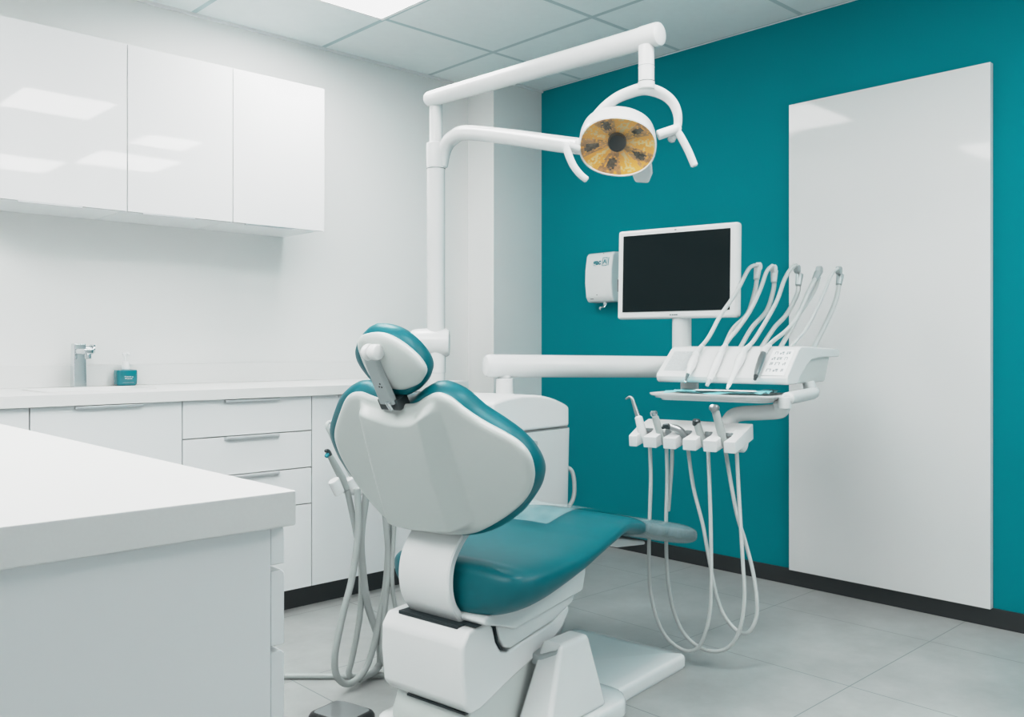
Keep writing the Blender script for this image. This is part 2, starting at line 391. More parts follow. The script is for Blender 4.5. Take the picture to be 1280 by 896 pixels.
# ------------------------------------------------------------------ wall dispenser
DX = XE
def WP(d, yy, z): return V((DX - d * .93, 2.998 + (yy - 3.056) * .858, z - .006))       # d off the wall
t = thing('wall_dispenser', 'small white soap dispenser box on the teal wall beside the monitor', 'dispenser', (DX, 3.09, 1.29))
y0, y1 = 3.056, 3.274   # right, left in view
prof = [(0, 1.30), (.085, 1.30), (.102, 1.325), (.112, 1.40), (.110, 1.47), (.096, 1.545), (.080, 1.561), (0, 1.564)]
obj('housing', B().prism([WP(d, y0 + .004, z) for d, z in prof], [WP(d, y1, z) for d, z in prof], bev=.012, seg=3), 'plastic', t)
obj('side_lever', B().box((DX - .050, DX - .030), (2.9955, 3.004), (1.345, 1.41), bev=.002), 'steel_dark', t, label='dark side slot')
obj('nozzle', B().cyl((DX - .06, 3.075, 1.297), (DX - .06, 3.075, 1.277), .012).tube([(DX - .06, 3.075, 1.279), (DX - .072, 3.08, 1.264), (DX - .090, 3.087, 1.261)], .009), 'chrome', t)

def text_mesh(body, size, at, xd, yd, off=.0006, bold=0.0):
    """lettering as a flat mesh: at = centre, xd/yd = reading and up directions"""
    cu = bpy.data.curves.new('t', 'FONT'); cu.body = body; cu.size = size; cu.align_x = 'CENTER'; cu.align_y = 'CENTER'; cu.extrude = .0003; cu.offset = bold
    o = bpy.data.objects.new('t', cu); COL.objects.link(o)
    dg = bpy.context.evaluated_depsgraph_get(); dg.update()
    me = bpy.data.meshes.new_from_object(o.evaluated_get(dg))
    b = B(); b.bm.from_mesh(me)
    xd = V(xd).normalized(); yd = V(yd).normalized(); n = xd.cross(yd)
    for v in b.bm.verts:
        c = v.co.copy(); v.co = V(at) + xd * c.x + yd * c.y + n * (c.z + off)
    bpy.data.objects.remove(o); bpy.data.curves.remove(cu); bpy.data.meshes.remove(me)
    return b
def face_pt(yy, z):
    for (d0, z0), (d1, z1) in zip(prof[1:], prof[2:]):
        if z0 <= z <= z1: return WP(d0 + (d1 - d0) * (z - z0) / (z1 - z0) + .0012, yy, z)
obj('logo', text_mesh('gac', .040, face_pt(3.175, 1.508), (0, -1, 0), (.186, 0, 1), bold=.0012), 'teal_print', t)
lb = text_mesh('A', .033, face_pt(3.115, 1.509), (0, -1, 0), (.186, 0, 1), bold=.0006)
for a0, a1, c0, c1 in ((3.133, 3.1305, 1.488, 1.53), (3.0995, 3.097, 1.488, 1.53), (3.133, 3.097, 1.5285, 1.531), (3.133, 3.097, 1.487, 1.4895)):
    q = [face_pt(yy, z) for yy, z in ((a0, c0), (a1, c0), (a1, c1), (a0, c1))]; off = V((-.0006, 0, 0)); lb.prism(q, [p + off for p in q])
q = [face_pt(yy, z) for yy, z in ((3.088, 1.488), (3.084, 1.488), (3.084, 1.53), (3.088, 1.53))]; lb.prism(q, [p + V((-.0006, 0, 0)) for p in q])
obj('logo_box', lb, 'teal_print', t)
for a0, a1, c0, c1 in ((3.236, 3.210, 1.316, 1.319), (3.182, 3.172, 1.336, 1.339), (3.140, 3.134, 1.551, 1.555)):
    sm = B(); q = [face_pt(yy, z) for yy, z in ((a0, c0), (a1, c0), (a1, c1), (a0, c1))]; sm.prism(q, [p + V((-.0006, 0, 0)) for p in q])
    obj('small_print', sm, 'print_dark', t)

# ------------------------------------------------------------------ dental chair
chair = thing('dental_chair', 'teal and white dental chair seen from behind its backrest', 'dental chair', CH(.2, 0, 0))
# floor base
def rrect(s0, s1, v0, v1, r, z, n=8, rs=None):
    rs = rs or (r, r, r, r); o = []
    for (cs, cv, a0), q in zip(((s1, v1, 0), (s0, v1, PI / 2), (s0, v0, PI), (s1, v0, 1.5 * PI)), rs):
        cs = cs - q if cs == s1 else cs + q; cv = cv - q if cv == v1 else cv + q
        for k in range(n + 1):
            a = a0 + PI / 2 * k / n; o.append(CH(cs + q * math.cos(a), cv + q * math.sin(a), z))
    return o
def plate(s0, s1, v0, v1, rs, h):
    ins = lambda d, z: rrect(s0 + d, s1 - d, v0 + d, v1 - d, 0, z, rs=[max(.004, q - d) for q in rs])
    return [ins(.004, .0), ins(.004, .006), ins(0, .007), ins(0, h - .014), ins(.004, h - .004), ins(.012, h), ins(.05, h + .004)]
obj('base_plate', B().loft(plate(.30, .90, -.195, .258, (.03, .02, .02, .02), .046)), 'base', chair, sharp=60)
obj('rear_base_plate', B().loft(plate(-.10, .50, -.255, .235, (.09, .05, .05, .10), .050)), 'base', chair, sharp=60)
def sv(pts, v0, v1, bev, seg=3, bb=None, m=0):
    bb = bb or B(); return bb.prism([CH(s, v0, z) for s, z in pts], [CH(s, v1, z) for s, z in pts], bev, seg, m)
# side brackets on the base
for v0, v1 in ((-.225, -.145), (.15, .215)):
    bk = B()
    lo = [(.085, v0 - .01), (.365, v0 - .01), (.365, v1 + .02), (.085, v1 + .02)]; hi = [(.175, v0 + .012), (.305, v0 + .012), (.305, v1), (.175, v1)]
    bk.prism([CH(s, v, .05) for s, v in lo], [CH(s, v, .262) for s, v in hi], .014, 3)
    obj('base_bracket', bk, 'plastic', chair)
obj('bracket_cap', B().prism([CH(s, v, z) for s, v, z in ((.155, -.155, .225), (.165, -.205, .245), (.178, -.205, .262), (.30, -.15, .262), (.24, -.118, .235), (.165, -.118, .225))], [CH(s, v, z - .03) for s, v, z in ((.155, -.155, .225), (.165, -.205, .245), (.178, -.205, .262), (.30, -.15, .262), (.24, -.118, .235), (.165, -.118, .225))], .004), 'grey_metal', chair, label='grey cap behind the bracket')
col_poly = [(-.07, .155), (.07, .20), (.26, .245), (.235, .15), (.195, .05), (.19, .045), (-.10, .045), (-.10, .09)]
obj('lift_column', sv(col_poly, -.115, .15, .012), 'shell', chair)
# motor housing and lift arm
hp = [(-.085, .135), (-.108, .16), (-.118, .25), (-.116, .315), (-.095, .346), (-.015, .352), (.0, .335), (.012, .295), (.03, .268), (.06, .258), (.25, .288), (.335, .320), (.335, .30), (.305, .262), (.244, .228), (.07, .178), (-.05, .137)]
obj('motor_housing', sv(hp, -.125, .175, .016, 4), 'plastic', chair)
obj('support_slot', B().box((-.095, -.012), (-.085, .128), (.345, .3535), CH), 'gap', chair, label='dark slot the backrest support enters')
obj('rear_slot', B().box((-.092, -.05), (-.11, .10), (.132, .1375), CH), 'gap', chair, label='dark slot under the motor housing')
# seat frame
lo = [(.004, .338), (.018, .298), (.036, .274), (.062, .265), (.25, .294), (.342, .326), (.360, .362), (.20, .345)]
obj('seat_frame', sv([(-.062, .358), (-.062, .374), (.02, .384), (.15, .400), (.30, .452), (.375, .492), (.388, .485), (.384, .405), (.370, .356), (.20, .334), (.06, .318), (.01, .338)], -.148, .13, .012, 3, sv(lo, -.132, .12, .008, 2)), 'plastic_soft', chair)
obj('frame_seam', sv([(-.072, .353), (.002, .359), (.0065, .335), (.0155, .295), (.0335, .270), (.058, .2605), (.06, .259), (.03, .268), (.012, .295), (.0035, .336), (-.012, .3545), (-.072, .351)], -.1275, .12, 0), 'gap', chair, label='dark seam under the seat frame')
# seat cushion
st = [(-.064, .13, .415, .468, 2.4), (-.058, .18, .385, .490, 2.6), (-.034, .222, .362, .505, 3), (.02, .245, .356, .511, 3.2), (.1, .252, .372, .514, 3.3), (.2, .252, .410, .518, 3.3), (.3, .247, .458, .532, 3.2), (.4, .238, .492, .552, 3.2), (.47, .23, .507, .560, 3), (.55, .222, .492, .551, 3), (.65, .212, .465, .528, 3), (.78, .205, .435, .498, 3), (.90, .198, .405, .472, 3.4), (.945, .192, .396, .462, 3.4), (.958, .182, .402, .456, 3), (.963, .15, .412, .446, 2.6)]
def catm(rows, d):
    out = []
    for i in range(len(rows) - 1):
        p0 = rows[max(0, i - 1)]; p1 = rows[i]; p2 = rows[i + 1]; p3 = rows[min(len(rows) - 1, i + 2)]
        for k in range(d):
            t = k / d
            out.append(tuple(.5 * (2 * b + (c - a) * t + (2 * a - 5 * b + 4 * c - e) * t * t + (3 * b - a - 3 * c + e) * t ** 3) for a, b, c, e in zip(p0, p1, p2, p3)))
    return out + [rows[-1]]
def seat_ring(row, n=48, off=0.0, vc=-.012):
    s, hw, zb, zt, e = row; hw += off; zb -= off; zt += off; kk = .66 - .16 * min(1, max(0, (s - .15) / .3)); zc = zb + (zt - zb) * kk; r = []
    for k in range(n):
        a = 2 * PI * k / n; c, q = math.cos(a), math.sin(a)
        e2 = e if q > 0 else 2.1 + (e - 2.1) * min(1, max(0, (s - .2) / .3)); x = hw * math.copysign(abs(c) ** (2 / e2), c); z = (zt - zc if q > 0 else zc - zb) * math.copysign(abs(q) ** (2 / e2), q)
        if q > 0: z -= .010 * (1 - min(1, (x / hw) ** 2)) * (1 if 0 < s < .35 else .3)
        r.append(CH(s, vc + x, zc + z))
    return r
SR = catm(st, 4)
seat = obj('seat_cushion', B().loft([seat_ring(r) for r in SR]), 'teal', chair, sharp=80)
obj('foot_film', B().loft([seat_ring(r, off=.003) for r in SR if r[0] > .56], cap0=False), 'film', seat, sharp=80, label='clear plastic film wrapped over the foot end')
ft = []
for r in SR:
    if .30 < r[0] < .60: ft.append((r[0], r[3]))
def flap(v0, v1, lift, n=12):
    top = [[CH(s, v0 + (v1 - v0) * k / n, z + .003 + lift(s, k / n)) for k in range(n + 1)] for s, z in ft]
    b = B(); t_ = bmesh.new(); g = [[t_.verts.new(p) for p in row] for row in top]
    for i in range(len(g) - 1):
        for j in range(n): t_.faces.new((g[i][j], g[i + 1][j], g[i + 1][j + 1], g[i][j + 1]))
    b.merge(t_); return b
obj('film_sheet', flap(-.05, .225, lambda s, k: .003 + .0015 * math.sin(s * 60) * math.sin(k * 9) + .06 * max(0, k - .8)), 'film_top', seat, sharp=80, label='loose clear plastic sheet over the knee part')
# underside plate of the foot rest
obj('foot_frame', sv([(.40, .485), (.47, .497), (.62, .462), (.76, .430), (.76, .418), (.60, .436), (.46, .472)], -.12, .10, .006), 'plastic_soft', chair)

# backrest plane: p = sideways, q = up the slope, h = forward
D0, D1, N0, N1 = -.46676, .88438, .88438, .46676
def BK(p, q, h): return CH(-.06 + q * D0 + h * N0, p, .57 + q * D1 + h * N1)
shell_o = [(.265, .300), (.208, .362), (.155, .408), (.107, .422), (.055, .408), (-.016, .394), (-.083, .397), (-.129, .416), (-.171, .430), (-.208, .419), (-.244, .388), (-.285, .360), (-.336, .334), (-.373, .309), (-.391, .275), (-.388, .232), (-.372, .196), (-.338, .155), (-.282, .110), (-.203, .061), (-.125, .022), (-.042, .003), (.038, -.004), (.120, -.007), (.175, .000), (.212, .027), (.258, .101), (.285, .195), (.284, .256)]
so = catmull_closed(shell_o, 220)
def rear(p, q):
    """shallow creases of the rear shell (0..1 plateau)"""
    f = q / .41
    pl = .172 - .084 * f; a = -.070 - .056 * f; b2 = -.150 - .028 * f
    l = min(1, max(0, (pl + .008 - p) / .018)); r_ = min(1, max(0, (p - b2) / (a - b2)))
    return l * r_
cen = (-.055, .205)
rings = [[BK(p, q, .012) for p, q in inset(so, .004)], [BK(p, q, .004) for p, q in so]]
for d, h in ((.0008, .000), (.003, -.004), (.008, -.007), (.016, -.0085)): rings.append([BK(p, q, h) for p, q in inset(so, d)])
base_in = inset(so, .016)
for i in range(1, 40):
    k = 1 - i / 40.5
    rings.append([BK(p, q, -.0085 - .008 * (1 - k ** 2) - .030 * rear(p, q) * min(1, (1 - k) * 9)) for p, q in shrink(base_in, k, cen)])
obj('backrest_shell', B().loft(rings, cap0=True), 'shell', chair, sharp=80)
cush_o = [(.318, .285), (.255, .360), (.199, .405), (.149, .421), (.099, .402), (.045, .390), (-.014, .386), (-.055, .397), (-.095, .417), (-.135, .427), (-.194, .405), (-.238, .362), (-.288, .327), (-.328, .294), (-.357, .250), (-.364, .200), (-.343, .153), (-.277, .085), (-.198, .033), (-.109, -.005), (-.02, -.02), (.07, -.025), (.15, -.015), (.225, .03), (.285, .10), (.325, .19)]
cu = catmull_closed(cush_o, 120)
def pillow(o, h0, h1, fn, cc, dome=.012):
    t = h1 - h0; R = []
    for d, f in ((.030, 0.0), (.012, .06), (.003, .22), (0, .45), (.002, .66), (.010, .84), (.022, .95), (.036, 1.0)): R.append([fn(p, q, h0 + t * f) for p, q in inset(o, d)])
    bi = inset(o, .036)
    for k in (.8, .55, .3, .1): R.append([fn(p, q, h1 + dome * (1 - k)) for p, q in shrink(bi, k, cc)])
    return B().loft(R)
obj('backrest_cushion', pillow(cu, .004, .098, BK, (-.03, .2)), 'teal', chair, sharp=80)
# headrest
hs_o = [(.036, .560), (.018, .577), (-.012, .585), (-.050, .586), (-.081, .578), (-.112, .561), (-.136, .540), (-.155, .515), (-.161, .491), (-.152, .473), (-.126, .453), (-.088, .439), (-.056, .433), (-.020, .436), (.015, .446), (.036, .468), (.042, .495), (.042, .530)]
ho = catmull_closed(hs_o, 96); hc_ = (-.06, .51)
R = [[BK(p, q, .016) for p, q in inset(ho, .003)], [BK(p, q, .006) for p, q in ho]]
for d, h in ((.0008, .003), (.004, -.001), (.010, -.004)): R.append([BK(p, q, h) for p, q in inset(ho, d)])
bi = inset(ho, .010)
for i in range(1, 9):
    k = 1 - i / 9.0; R.append([BK(p, q, -.004 - .008 * (1 - k * k)) for p, q in shrink(bi, k, hc_)])
obj('headrest_shell', B().loft(R), 'shell', chair, sharp=80)
hcu = catmull_closed([(.114, .543), (.088, .566), (.050, .581), (.009, .587), (-.038, .581), (-.077, .564), (-.109, .532), (-.127, .495), (-.126, .464), (-.108, .438), (-.072, .413), (-.023, .399), (.037, .405), (.085, .430), (.115, .470), (.125, .510)], 96)
hcu = [(p - (.042 if p > 0 else 0) * min(1, p / .08), q) for p, q in hcu]
obj('headrest_cushion', pillow(hcu, .004, .090, BK, (-.02, .49), .008), 'teal', chair, sharp=80)
br = B()
br.prism([BK(p, q, -.010) for p, q in ((.004, .535), (-.040, .535), (-.044, .405), (.010, .405))], [BK(p, q, -.024) for p, q in ((.002, .535), (-.036, .535), (-.040, .405), (.008, .405))], .003)
brk = obj('headrest_bracket', br, 'grey_metal', chair)
obj('headrest_knuckle', B().cyl(BK(-.014, .549, -.022), BK(-.034, .549, -.022), .0205, bev=.010).cyl(BK(-.0355, .549, -.022), BK(-.062, .549, -.022), .0195, bev=.006), 'plastic', brk)
obj('bracket_holes', B().cyl(BK(-.022, .464, -.0235), BK(-.022, .464, -.0250), .0022, bev=.0003, seg=10).cyl(BK(-.016, .456, -.0235), BK(-.016, .456, -.0250), .0022, bev=.0003, seg=10).cyl(BK(-.024, .455, -.0235), BK(-.024, .455, -.0250), .0022, bev=.0003, seg=10), 'gap', brk)
cl = B().box((-.050, .020), (.386, .416), (-.018, .02), BK, .003)
cl2 = obj('bracket_clamp', cl, 'steel_dark', brk, label='dark metal clamp at the bracket foot')
obj('clamp_lever', B().prism([BK(p, q, -.0205) for p, q in ((-.018, .416), (-.032, .416), (-.036, .392), (-.024, .389))], [BK(p, q, -.031) for p, q in ((-.018, .416), (-.032, .416), (-.036, .392), (-.024, .389))], .004), 'chrome', cl2)
# support strap
path = [(.005, .60), (-.045, .565), (-.086, .515), (-.099, .46), (-.090, .405), (-.058, .36), (-.020, .325)]
pp = []
for r in catm([(a, b) for a, b in path], 6): pp.append(V((r[0], r[1])))
R = []
for i, p in enumerate(pp):
    tt = (pp[min(i + 1, len(pp) - 1)] - pp[max(0, i - 1)]).normalized(); nn = V((tt.y, -tt.x))
    f = i / (len(pp) - 1); va, vb = -.066 - .004 * f, .118 - .004 * f; th = .011
    A_ = p - nn * th; C_ = p + nn * th; c = .004
    R.append([CH(A_.x, va + c, A_.y), CH(A_.x, vb - c, A_.y), CH(p.x - nn.x * (th - c), vb, p.y - nn.y * (th - c)), CH(p.x + nn.x * (th - c), vb, p.y + nn.y * (th - c)), CH(C_.x, vb - c, C_.y), CH(C_.x, va + c, C_.y), CH(p.x + nn.x * (th - c), va, p.y + nn.y * (th - c)), CH(p.x - nn.x * (th - c), va, p.y - nn.y * (th - c))])
obj('backrest_support', B().loft(R), 'plastic', chair)

# ------------------------------------------------------------------ water unit tower
tw = thing('water_unit', 'white water unit tower standing behind the dental chair', 'dental unit', CH(.70, .45, 0))
def twr(g, z): return rrect(.46 - g, .90 + g, .27 - g, .60 + g, 0, z, 6, rs=(.06, .06, .06, .03))
bodyr = [twr(-.02, 0), twr(-.02, .03), twr(-.012, .05), twr(-.004, .5), twr(0, .765)]
obj('body', B().loft(bodyr), 'plastic_soft', tw, sharp=50)
obj('seam', B().loft([twr(-.003, .765), twr(-.003, .769)]), 'seam', tw)
dome = [(.46, .769)] + [(.46 + .428 * k / 16, .838 + .056 * (1 - abs((.46 + .428 * k / 16 - .63) / .27) ** 2.3)) for k in range(17)] + [(.888, .769)]
obj('dome_cap', B().prism([CH(a, .274, z) for a, z in dome], [CH(a, .596, z) for a, z in dome], .012, 3, ang=40), 'plastic', tw)
hd = B()
hpts = [(.595, .716), (.607, .724), (.672, .737), (.689, .733), (.691, .720), (.667, .711), (.617, .708)]
hd.prism([CH(s, .2745, z) for s, z in hpts], [CH(s, .266, z) for s, z in hpts], .002)
obj('door_grip', hd, 'grey_metal', tw, label='grey oval grip on the tower front')
obj('side_tube', B().tube([CH(.87, .30, .625), CH(.905, .28, .61), CH(.918, .275, .56), CH(.915, .28, .50), CH(.88, .30, .45)], .0075), 'hose', tw)
obj('arm_pivot', B().cyl(CH(.73, .45, .885), CH(.73, .45, .945), .032).cyl(CH(.73, .45, .945), CH(.73, .45, .958), .024), 'plastic', tw)

# ------------------------------------------------------------------ lamp post with operating lamp
PX, PY_ = 2.131, 2.665
post = thing('lamp_post', 'tall white post behind the headrest carrying the lamp arms', 'lamp post', (PX, PY_, 0))
obj('pole', B().cyl((PX, PY_, .01), (PX, PY_, 1.77), .0345, bev=.004).cyl((PX, PY_, 1.77), (PX, PY_, 1.99), .0245), 'plastic', post)
obj('foot_flange', B().cyl((PX, PY_, 0), (PX, PY_, .02), .09, bev=.006), 'plastic', post)
obj('collar', B().cyl((PX, PY_, 1.735), (PX, PY_, 1.832), .0365, bev=.006).cyl((PX, PY_, 1.733), (PX, PY_, 1.7355), .0355, bev=.0003), 'plastic', post)
ax = V((.725, -.688, 0))
clp = B(); c = V((PX, PY_, 1.075)); clp.lathe(c - ax * .105, ax, [(.005, 0), (.035, .004), (.048, .016), (.052, .035), (.053, .06), (.053, .148), (.047, .156), (.02, .158)], 28)
clp.cyl((PX, PY_, .96), (PX, PY_, 1.05), .037)
obj('clamp_block', clp, 'plastic', post)
# upper arm
arm_a, arm_b = V((2.112, 2.690, 1.998)), V((2.178, 1.650, 2.000))
u_ = (arm_b - arm_a).normalized()
obj('upper_arm', B().lathe(arm_a, arm_b - arm_a, [(.006, -.008), (.019, -.005), (.026, .003), (.0285, .014), (.0295, .05), (.0345, (arm_b - arm_a).length - .06), (.0345, (arm_b - arm_a).length - .008), (.031, (arm_b - arm_a).length - .002), (.02, (arm_b - arm_a).length)], 28), 'plastic', post)
dv = V((2.168, 1.692, 0))
obj('drop_tube', B().cyl(dv + V((0, 0, 1.862)), dv + V((0, 0, 1.972)), .0245).cyl(dv + V((0, 0, 1.840)), dv + V((0, 0, 1.862)), .0255, bev=.002).cyl(dv + V((0, 0, 1.905)), dv + V((0, 0, 1.9065)), .0252, bev=.0005), 'plastic', post)
sd_ = B().cyl(dv + V((0, 0, 1.8620)), dv + V((0, 0, 1.8634)), .0258, bev=.0002)
obj('tube_joint', sd_, 'seam', post, label='thin grey joint line'); obj('tube_joint', B().cyl(dv + V((0, 0, 1.909)), dv + V((0, 0, 1.9104)), .0248, bev=.0002), 'seam', post, label='thin grey joint line')
obj('collar_joint', B().cyl((PX, PY_, 1.7325), (PX, PY_, 1.735), .0358, bev=.0002), 'seam', post, label='thin grey joint line')
obj('arm_end_cap', B().lathe(arm_b - u_ * .062, u_, [(.030, 0), (.0362, .001), (.0362, .055), (.034, .063), (.026, .067), (.01, .068)], 28), 'plastic', post)
# lower curved arm
obj('lower_arm', B().tube([(2.146, 2.650, 1.745), (2.148, 2.642, 1.785), (2.146, 2.622, 1.816), (2.145, 2.582, 1.839), (2.146, 2.50, 1.845), (2.146, 2.263, 1.788), (2.125, 2.02, 1.722), (2.100, 1.90, 1.690)], [.024, .025, .0265, .0275, .0275, .0275, .0275, .026], seg=20, div=8), 'plastic', post)

lamp = thing('operating_lamp', 'white operating lamp with amber faceted reflector under the arm', 'lamp', dv + V((0, 0, 1.66)))
nrm = V((-.770 * .80, -.638 * .80, -.60)).normalized()
rx = V((.640, -.768, 0)); rx = (rx - nrm * rx.dot(nrm)).normalized()
upv = rx.cross(nrm); upv = upv if upv.z > 0 else -upv
ang = math.radians(-8); ex = rx * math.cos(ang) + upv * math.sin(ang); ey = upv * math.cos(ang) - rx * math.sin(ang)
LC = V((2.104, 1.752, 1.664))
def LP(x, y, h): return LC + ex * x + ey * y + nrm * h
def ell(kx, ky, h, n=48, sq=2.25, dy=0):
    r = []
    for i in range(n):
        a = 2 * PI * i / n; c, s = math.cos(a), math.sin(a)
        r.append(LP(kx * math.copysign(abs(c) ** (2 / sq), c), dy + ky * math.copysign(abs(s) ** (2 / sq), s), h))
    return r
A_, B_ = .117, .096
obj('lamp_housing', B().loft([ell(A_ * .955, B_ * .955, -.004), ell(A_ * .965, B_ * .965, .004), ell(A_ * 1.0, B_ * 1.0, .002), ell(A_ * 1.01, B_ * 1.01, -.012), ell(A_ * 1.0, B_ * 1.0, -.058), ell(A_ * .97, B_ * .98, -.084), ell(A_ * .955, B_ * .96, -.0845), ell(A_ * .95, B_ * .95, -.090), ell(A_ * .86, B_ * .87, -.116), ell(A_ * .65, B_ * .68, -.134), ell(A_ * .3, B_ * .3, -.142)], cap0=False), 'plastic', lamp, sharp=50)
rb = B(); t_ = bmesh.new(); nseg, nr = 100, 16; G = []
for i in range(nr + 1):
    f = .20 + .80 * i / nr; hh = -.030 + .028 * f ** 2.0
    G.append([t_.verts.new(LP(A_ * .965 * f * math.copysign(abs(math.cos(2 * PI * k / nseg)) ** (2 / 2.2), math.cos(2 * PI * k / nseg)), B_ * .965 * f * math.copysign(abs(math.sin(2 * PI * k / nseg)) ** (2 / 2.2), math.sin(2 * PI * k / nseg)), hh - (.004 * abs(math.sin(5 * PI * k / nseg + .5)) * f))) for k in range(nseg)])
for i in range(nr):
    for k in range(nseg):
        fc = t_.faces.new((G[i][k], G[i][(k + 1) % nseg], G[i + 1][(k + 1) % nseg], G[i + 1][k]))
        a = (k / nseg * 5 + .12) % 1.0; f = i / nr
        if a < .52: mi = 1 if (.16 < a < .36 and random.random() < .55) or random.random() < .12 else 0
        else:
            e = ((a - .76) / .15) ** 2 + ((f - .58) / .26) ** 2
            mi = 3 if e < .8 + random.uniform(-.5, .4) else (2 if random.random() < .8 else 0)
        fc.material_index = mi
rb.merge(t_)
obj('reflector', rb, ['amber', 'amber_glint', 'bronze', 'bronze_dark'], lamp, sharp=8, label='amber faceted reflector bowl')
obj('bulb_cap', B().lathe(LP(-.002, .006, -.035), nrm, [(.03, 0), (.0295, .018), (.026, .024), (.015, .025)], 28, sx=1, sy=.95), 'black', lamp, label='black cap in the centre of the reflector')
obj('front_glass', B().loft([ell(A_ * .955, B_ * .955, .001), ell(A_ * .955, B_ * .955, .003)]), 'lens', lamp)
# yoke (flat band in a plane facing the viewer), handles
vd = V((.770, .638, 0))
yk = [(2.030, 1.822, 1.690), (2.034, 1.822, 1.715), (2.050, 1.808, 1.752), (2.073, 1.785, 1.790), (2.103, 1.757, 1.822), (2.132, 1.729, 1.840), (2.161, 1.701, 1.847), (2.188, 1.676, 1.842), (2.212, 1.652, 1.826), (2.229, 1.636, 1.803), (2.238, 1.627, 1.772), (2.239, 1.626, 1.740), (2.233, 1.632, 1.715), (2.224, 1.640, 1.690)]
obj('yoke', B().tube([V(p) + vd * (.035 if i < 6 else .02) for i, p in enumerate(yk)], [.012, .014, .016, .018, .019, .020, .021, .020, .018, .017, .016, .015, .015, .014], seg=16, div=6, flat=(1.3, .85), up=vd), 'plastic', lamp)
hr = obj('right_handle', B().tube([(2.232, 1.632, 1.722), (2.246, 1.619, 1.692), (2.261, 1.604, 1.651), (2.274, 1.592, 1.609)], [.0115, .012, .012, .0115], seg=14).cyl((2.192, 1.668, 1.700), (2.236, 1.628, 1.720), .0155).lathe(V((2.235, 1.629, 1.720)) - vd * .012, vd, [(.004, 0), (.013, .002), (.015, .006), (.015, .03), (.004, .034)], 16), 'plastic', lamp)
hl = obj('left_handle', B().tube([V(p) - vd * .02 for p in [(1.994, 1.858, 1.668), (1.996, 1.856, 1.645), (2.008, 1.845, 1.606), (2.023, 1.830, 1.578), (2.037, 1.817, 1.562)]], [.011, .012, .0115, .011, .0105], seg=14).cyl(V((1.994, 1.858, 1.667)) - vd * .02, V((2.018, 1.834, 1.658)), .0135), 'plastic', lamp)
sw = B().prism([LP(x, y, -.05) for x, y in ((.048, -.085), (.118, -.07), (.125, -.10), (.118, -.135), (.075, -.137))], [LP(x, y, -.085) for x, y in ((.048, -.085), (.118, -.07), (.125, -.10), (.118, -.135), (.075, -.137))], .008, 3)
obj('switch_block', sw, 'plastic', lamp)

# ------------------------------------------------------------------ delivery unit
du = thing('delivery_unit', 'white instrument delivery console on a long horizontal arm', 'dental unit', CO(.25, .24, .93))
pvt = CH(.73, .45, .99)
ea = pvt + (CO(.335, -.05, .980) - pvt); dirn = (ea - pvt).normalized()
st_ = pvt - dirn * .075
obj('support_arm', B().lathe(st_, dirn, [(.02, -.001), (.034, .002), (.0405, .010), (.0415, .022), (.0415, (ea - st_).length)], 28), 'plastic', du)
obj('arm_elbow', B().tube([CO(.345, -.075, .972), CO(.30, -.03, .972), CO(.25, .05, .975), CO(.25, .10, .975)], .036, seg=20).cyl(CO(.345, -.066, .935), CO(.345, -.066, 1.008), .043), 'plastic', du)
obj('arm_stub', B().cyl(CO(.15, .055, .893), CO(.15, .055, .945), .033), 'plastic', du)
top = [(0, .934), (-.010, .940), (-.014, .955), (-.009, .966), (.105, 1.050), (.122, 1.058), (.145, 1.061), (.565, 1.051), (.582, 1.046), (.586, 1.036), (.582, 1.024), (.575, 1.021), (.32, 1.020), (.24, 1.012), (.18, .990), (.12, .955), (.095, .938), (.085, .934)]
obj('console_cover', B().prism([CO(a, 0, z) for a, z in top], [CO(a, .472, z) for a, z in top], .009, 3, ang=40), 'plastic', du, sharp=32)
bod = [(.03, .934), (.43, .932), (.50, 1.035), (.12, 1.045)]
obj('console_body', B().prism([CO(a, .010, z) for a, z in bod], [CO(a, .462, z) for a, z in bod], .006), 'shell', du)
sd = (V((.114, .084))).normalized(); L_ = math.hypot(.114, .084)
def SL(t, w, h=0): return CO(-.009 + .114 * t - sd.y * h, w, .966 + .084 * t + sd.x * h)
def padpoly(t0, t1, w0, w1, h): return [SL(t0, w0, h), SL(t0, w1, h), SL(t1, w1, h), SL(t1, w0, h)]
obj('display_window', B().prism(padpoly(.10, .90, .022, .105, .0), padpoly(.10, .90, .022, .105, .0012), .0006, 1), 'label', du, label='pale grey display window at the left end')
kp = obj('keypad', B().prism(padpoly(-.02, .96, .385, .458, .0), padpoly(-.02, .96, .385, .458, .0012), .0006, 1), 'paper', du, label='white membrane keypad with grey symbols')
sy = B()
